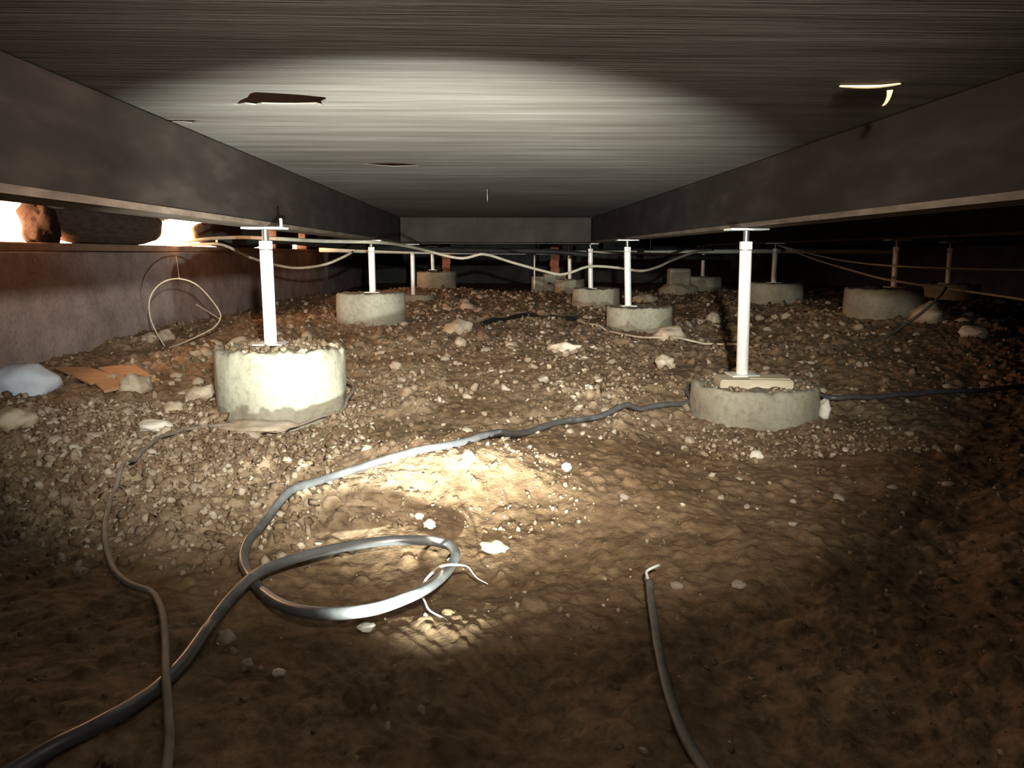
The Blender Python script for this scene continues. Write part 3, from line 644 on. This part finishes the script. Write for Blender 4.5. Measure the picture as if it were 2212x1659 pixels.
ROCKS = dict(
 pair=('pale_clod', STONE, 1.0, .75, 'largest pale clod, in the middle between the two rows of pads', .3),
 pile1=('pale_clod', STONE, 1.1, .7, 'rounded clod at the foot of the standing wire loop, nearer of two', .25),
 pile2=('pale_clod', STONE, 1, .9, 'rounded clod at the foot of the standing wire loop, higher of two', .25),
 byR2=('pale_clod', STONE, 1.1, .7, 'pale clod against the right foot of the grey-brown pad', .3),
 byboard=('pale_stone', STONE, 1, 1.0, 'grey angular stone at the near corner of the scrap boards', .3),
 flat1=('pale_stone', WHITEST, 1.2, .5, 'flat pale stone in the rubble left of the large lit pad', .25),
 block=('pale_stone', STONE, 1.1, .8, 'small blocky stone above the flat pale stone left of the lit pad', .2),
 w1=('white_pebble', WHITEST, 1, 1.0, 'white pebble at the top of the glowing slope below the hose', .2),
 b1=('white_pebble', WHITEST, 1, .7, 'upper of two bright pebbles under the glowing slope', .2),
 b2=('white_pebble', WHITEST, 1.1, .8, 'lower and larger of two bright pebbles under the glowing slope', .2),
 yel=('pale_stone', STONE, 1.3, .5, 'flat yellowish stone just right of the tip of the hose loop', .25),
 c1=('pale_clod', STONE, 1, .9, 'tan clod standing up between the grey-brown pad and the bright front right post', .3),
 c2=('pale_clod', STONE, 1, .9, 'pale clod on open dirt in front of the thin tan ground wire', .3),
 c3=('pale_stone', WHITEST, 1.2, .6, 'pale stone alone on the dirt at the far right', .25),
 c4=('pale_clod', STONE, .9, 1.0, 'small upright clod just in front of the largest pale clod', .25),
 c5=('pale_clod', STONE, 1.3, .5, 'flat pale clod in the centre of the dirt behind the hose', .3),
 p1=('white_pebble', WHITEST, 1, .9, 'white pebble in front of the pad with the timber block', .2),
 p2=('white_pebble', WHITEST, 1, .9, 'white pebble on the brown dirt right of the glowing slope', .2),
 heap=('pale_clod', STONE, 1, .9, 'grey clod leaning on the right side of the rubble-heaped pad', .3),
 f1=('pale_stone', STONE, 1.2, .6, 'pale stone on the dark dirt right of the bent cable end', .25),
 n1=('pale_clod', STONE, 1, .8, 'pale clod just inside the curve of hose at the lower left', .3),
 n2=('white_pebble', WHITEST, 1.2, .7, 'pale oval pebble on the near dirt below the hose loop', .2),
 n3=('pale_clod', STONE, .9, .9, 'small clod left of the pale oval pebble on the near dirt', .25),
 n4=('white_pebble', WHITEST, 1.2, .5, 'white flake on the near ridge just below the hose loop', .3),
 edge=('pale_clod', STONE, 1.1, .8, 'pinkish clod at the left picture edge below the bluish block', .3),
 slab=('stone_slab', STONE, 1.2, .16, 'flat slab half buried under the grey cable in front of the large lit pad', .15),
 white=('bluish_block', BLUEST, 1.3, .75, 'bluish white chunk at the left edge beside the scrap boards', .12),
 d1=('pale_clod', STONE, 1, .8, 'small clod on the dirt right of the large lit pad', .3),
 d2=('pale_clod', STONE, 1, .6, 'small clod left of the flat pale clod in the centre', .3),
 d3=('pale_clod', STONE, 1.1, .7, 'pale clod in the lit rubble under the bend of the grey cable', .3),
 d4=('pale_clod', STONE, 1, .8, 'small clod against the far side of the hose above the glowing slope', .3),
 d5=('pale_stone', WHITEST, .6, 1.2, 'upright pale stone touching the right side of the pad with the timber block', .25),
 f2=('pale_clod', STONE, 1.2, .6, 'clod against the back of the grey-brown pad', .3))
for i, (k, (nm, mt, fx, fz, lab, rg)) in enumerate(ROCKS.items()):
    x, y, z, hw = ROCK_AT[k]
    hw *= 1.05; zs = float(surface(x, y+hw*.6))
    me = lump_mesh(nm, hw*fx, hw, hw*fz, i+2, mt, 3, rg+.1, 1.7)
    o = mesh_object(nm, me, (x, y+hw*.6, max(zs, z)+hw*fz*.35), (0, 0, i*1.3 if abs(fx-1) < .15 else .1*(i % 5)-.2))
    tag(o, lab, 'slab' if nm == 'stone_slab' else ('pebble' if 'pebble' in nm else ('block' if 'block' in nm else ('clod' if 'clod' in nm else 'stone'))))

rnd = random.Random(7)
PROTO = [lump_mesh('dirt_clod', 1, .85, .7, 60+i, STONE if i % 3 else GRAVEL, 2, .42, 1.8) for i in range(9)]
FOOTS = [(cx, cy, rad) for (cx, cy, rad, *_r) in PADS.values()]
def clear_of_pads(x, y, m=.0):
    return all((x-cx)**2+(y-cy)**2 > (rad+m)**2 for cx, cy, rad in FOOTS)
def scatter(n, xr, yr, size, label, group):
    k = 0
    while k < n:
        x = rnd.uniform(*xr); y = rnd.uniform(*yr)
        if not clear_of_pads(x, y, .04): continue
        s = rnd.uniform(*size)*(rnd.random()**1.5*.8+.6)
        z = float(surface(x, y))
        o = mesh_object('dirt_clod', PROTO[rnd.randrange(9)], (x, y, z+s*.25), (rnd.uniform(-.4, .4), rnd.uniform(-.4, .4), rnd.uniform(0, 6.28)), (s*rnd.uniform(.8, 1.3), s, s*rnd.uniform(.7, 1)))
        tag(o, label, 'clod', group); k += 1
scatter(70, (-1.75, -.62), (1.75, 2.85), (.010, .026), 'small pale clod in the rubble left of the glowing slope', 'clods in the left rubble')
scatter(45, (-1.9, -1.1), (2.7, 5.2), (.014, .038), 'clod in the rubble between the large lit pad and the left wall', 'clods along the left wall')
scatter(60, (-.5, .75), (2.3, 5.0), (.010, .028), 'clod on the brown dirt between the two front pads', 'clods between the front pads')
scatter(55, (-.7, .9), (5.0, 9.5), (.022, .055), 'clod on the rise at the far middle of the crawl space', 'clods on the far rise')
scatter(55, (1.3, 3.6), (3.2, 6.6), (.014, .040), 'clod on the dim dirt right of the front right post', 'clods on the right side')
scatter(30, (.2, 1.5), (1.4, 2.7), (.006, .016), 'small clod on the dark dirt in front of the pad with the timber block', 'clods on the near right')

def gravel():
    ico = bmesh.new(); bmesh.ops.create_icosphere(ico, subdivisions=1, radius=1)
    base = np.array([v.co[:] for v in ico.verts]); faces = np.array([[v.index for v in f.verts] for f in ico.faces]); ico.free()
    rs = np.random.RandomState(4); P = []; S = []
    def add(n, xr, yr, s0, s1, keep_rub=True):
        x = rs.uniform(xr[0], xr[1], n); y = rs.uniform(yr[0], yr[1], n)
        r = rubble_amount(x, y); k = rs.rand(n) < (r if keep_rub else 1.0)
        x, y = x[k], y[k]; ok = np.ones(len(x), bool)
        for cx, cy, rad in FOOTS: ok &= (x-cx)**2+(y-cy)**2 > (rad+.012)**2
        x, y = x[ok], y[ok]; s = s0+(s1-s0)*rs.rand(len(x))**2.4
        P.append(np.stack([x, y, surface(x, y)+s*.25], 1)); S.append(s)
    add(9000, (-1.8, -.4), (1.45, 3.0), .0035, .0155); add(2600, (-.7, .9), (2.3, 4.6), .004, .014)
    add(2600, (-2.3, 2.6), (3.0, 6.0), .006, .022); add(2000, (-2.3, 3.6), (5.5, 10.5), .010, .034)
    add(900, (-.8, 1.8), (.8, 2.6), .002, .008, False); add(700, (1.2, 3.4), (2.4, 4.5), .004, .014)
    add(380, (-.35, .25), (1.72, 2.15), .0025, .008, False); add(500, (.7, 1.5), (2.35, 2.8), .004, .013, False)
    # crumbs lying on top of the two front pads
    for cx, cy, rad, zt, n, s0, s1 in ((-.80, 2.98, .243, .287, 260, .005, .017), (1.08, 3.03, .25, .127, 240, .004, .014)):
        a = rs.uniform(0, 6.283, n); r = rad*.9*np.sqrt(rs.rand(n)); x = cx+r*np.cos(a); y = cy+r*np.sin(a)
        k = ~((np.abs(x-1.06) < .16) & (np.abs(y-2.99) < .09)); x, y = x[k], y[k]
        s = s0+(s1-s0)*rs.rand(len(x))**1.5; P.append(np.stack([x, y, zt-.004+s*.3+np.zeros(len(x))], 1)); S.append(s)
    # a heap of crumbled concrete at the left foot of the lit pad
    n = 420; x = rs.normal(-1.06, .075, n); y = rs.normal(2.66, .07, n); s = .005+.016*rs.rand(n)**2
    k = (x+.80)**2+(y-2.98)**2 > .262**2; x, y, s = x[k], y[k], s[k]
    P.append(np.stack([x, y, surface(x, y)+s*.3], 1)); S.append(s)
    P = np.concatenate(P); S = np.concatenate(S); n = len(P)
    q = rs.normal(size=(n, 4)); q /= np.linalg.norm(q, axis=1)[:, None]; w, a, b, c = q.T
    R = np.stack([np.stack([1-2*(b*b+c*c), 2*(a*b-c*w), 2*(a*c+b*w)], -1), np.stack([2*(a*b+c*w), 1-2*(a*a+c*c), 2*(b*c-a*w)], -1), np.stack([2*(a*c-b*w), 2*(b*c+a*w), 1-2*(a*a+b*b)], -1)], 1)
    jit = 1+.34*rs.normal(size=(n, len(base), 1)).clip(-1.6, 1.6)
    V = base[None]*jit*np.array([1.15, .9, .75]); V = np.einsum('nij,nvj->nvi', R, V)*S[:, None, None]+P[:, None, :]
    F = faces[None]+(np.arange(n)*len(base))[:, None, None]
    V = V.reshape(-1, 3); F = F.reshape(-1, 3)
    me = bpy.data.meshes.new('gravel'); me.vertices.add(len(V)); me.vertices.foreach_set('co', V.ravel())
    me.loops.add(len(F)*3); me.loops.foreach_set('vertex_index', F.ravel().astype(np.int32))
    me.polygons.add(len(F)); me.polygons.foreach_set('loop_start', np.arange(0, len(F)*3, 3, dtype=np.int32)); me.update(calc_edges=True)
    me.materials.append(GRAVEL)
    o = bpy.data.objects.new('gravel', me); COL.objects.link(o)
    return tag(o, 'loose crumbs of dirt and broken concrete strewn over the dirt floor', 'gravel', None, 'stuff')
gravel()
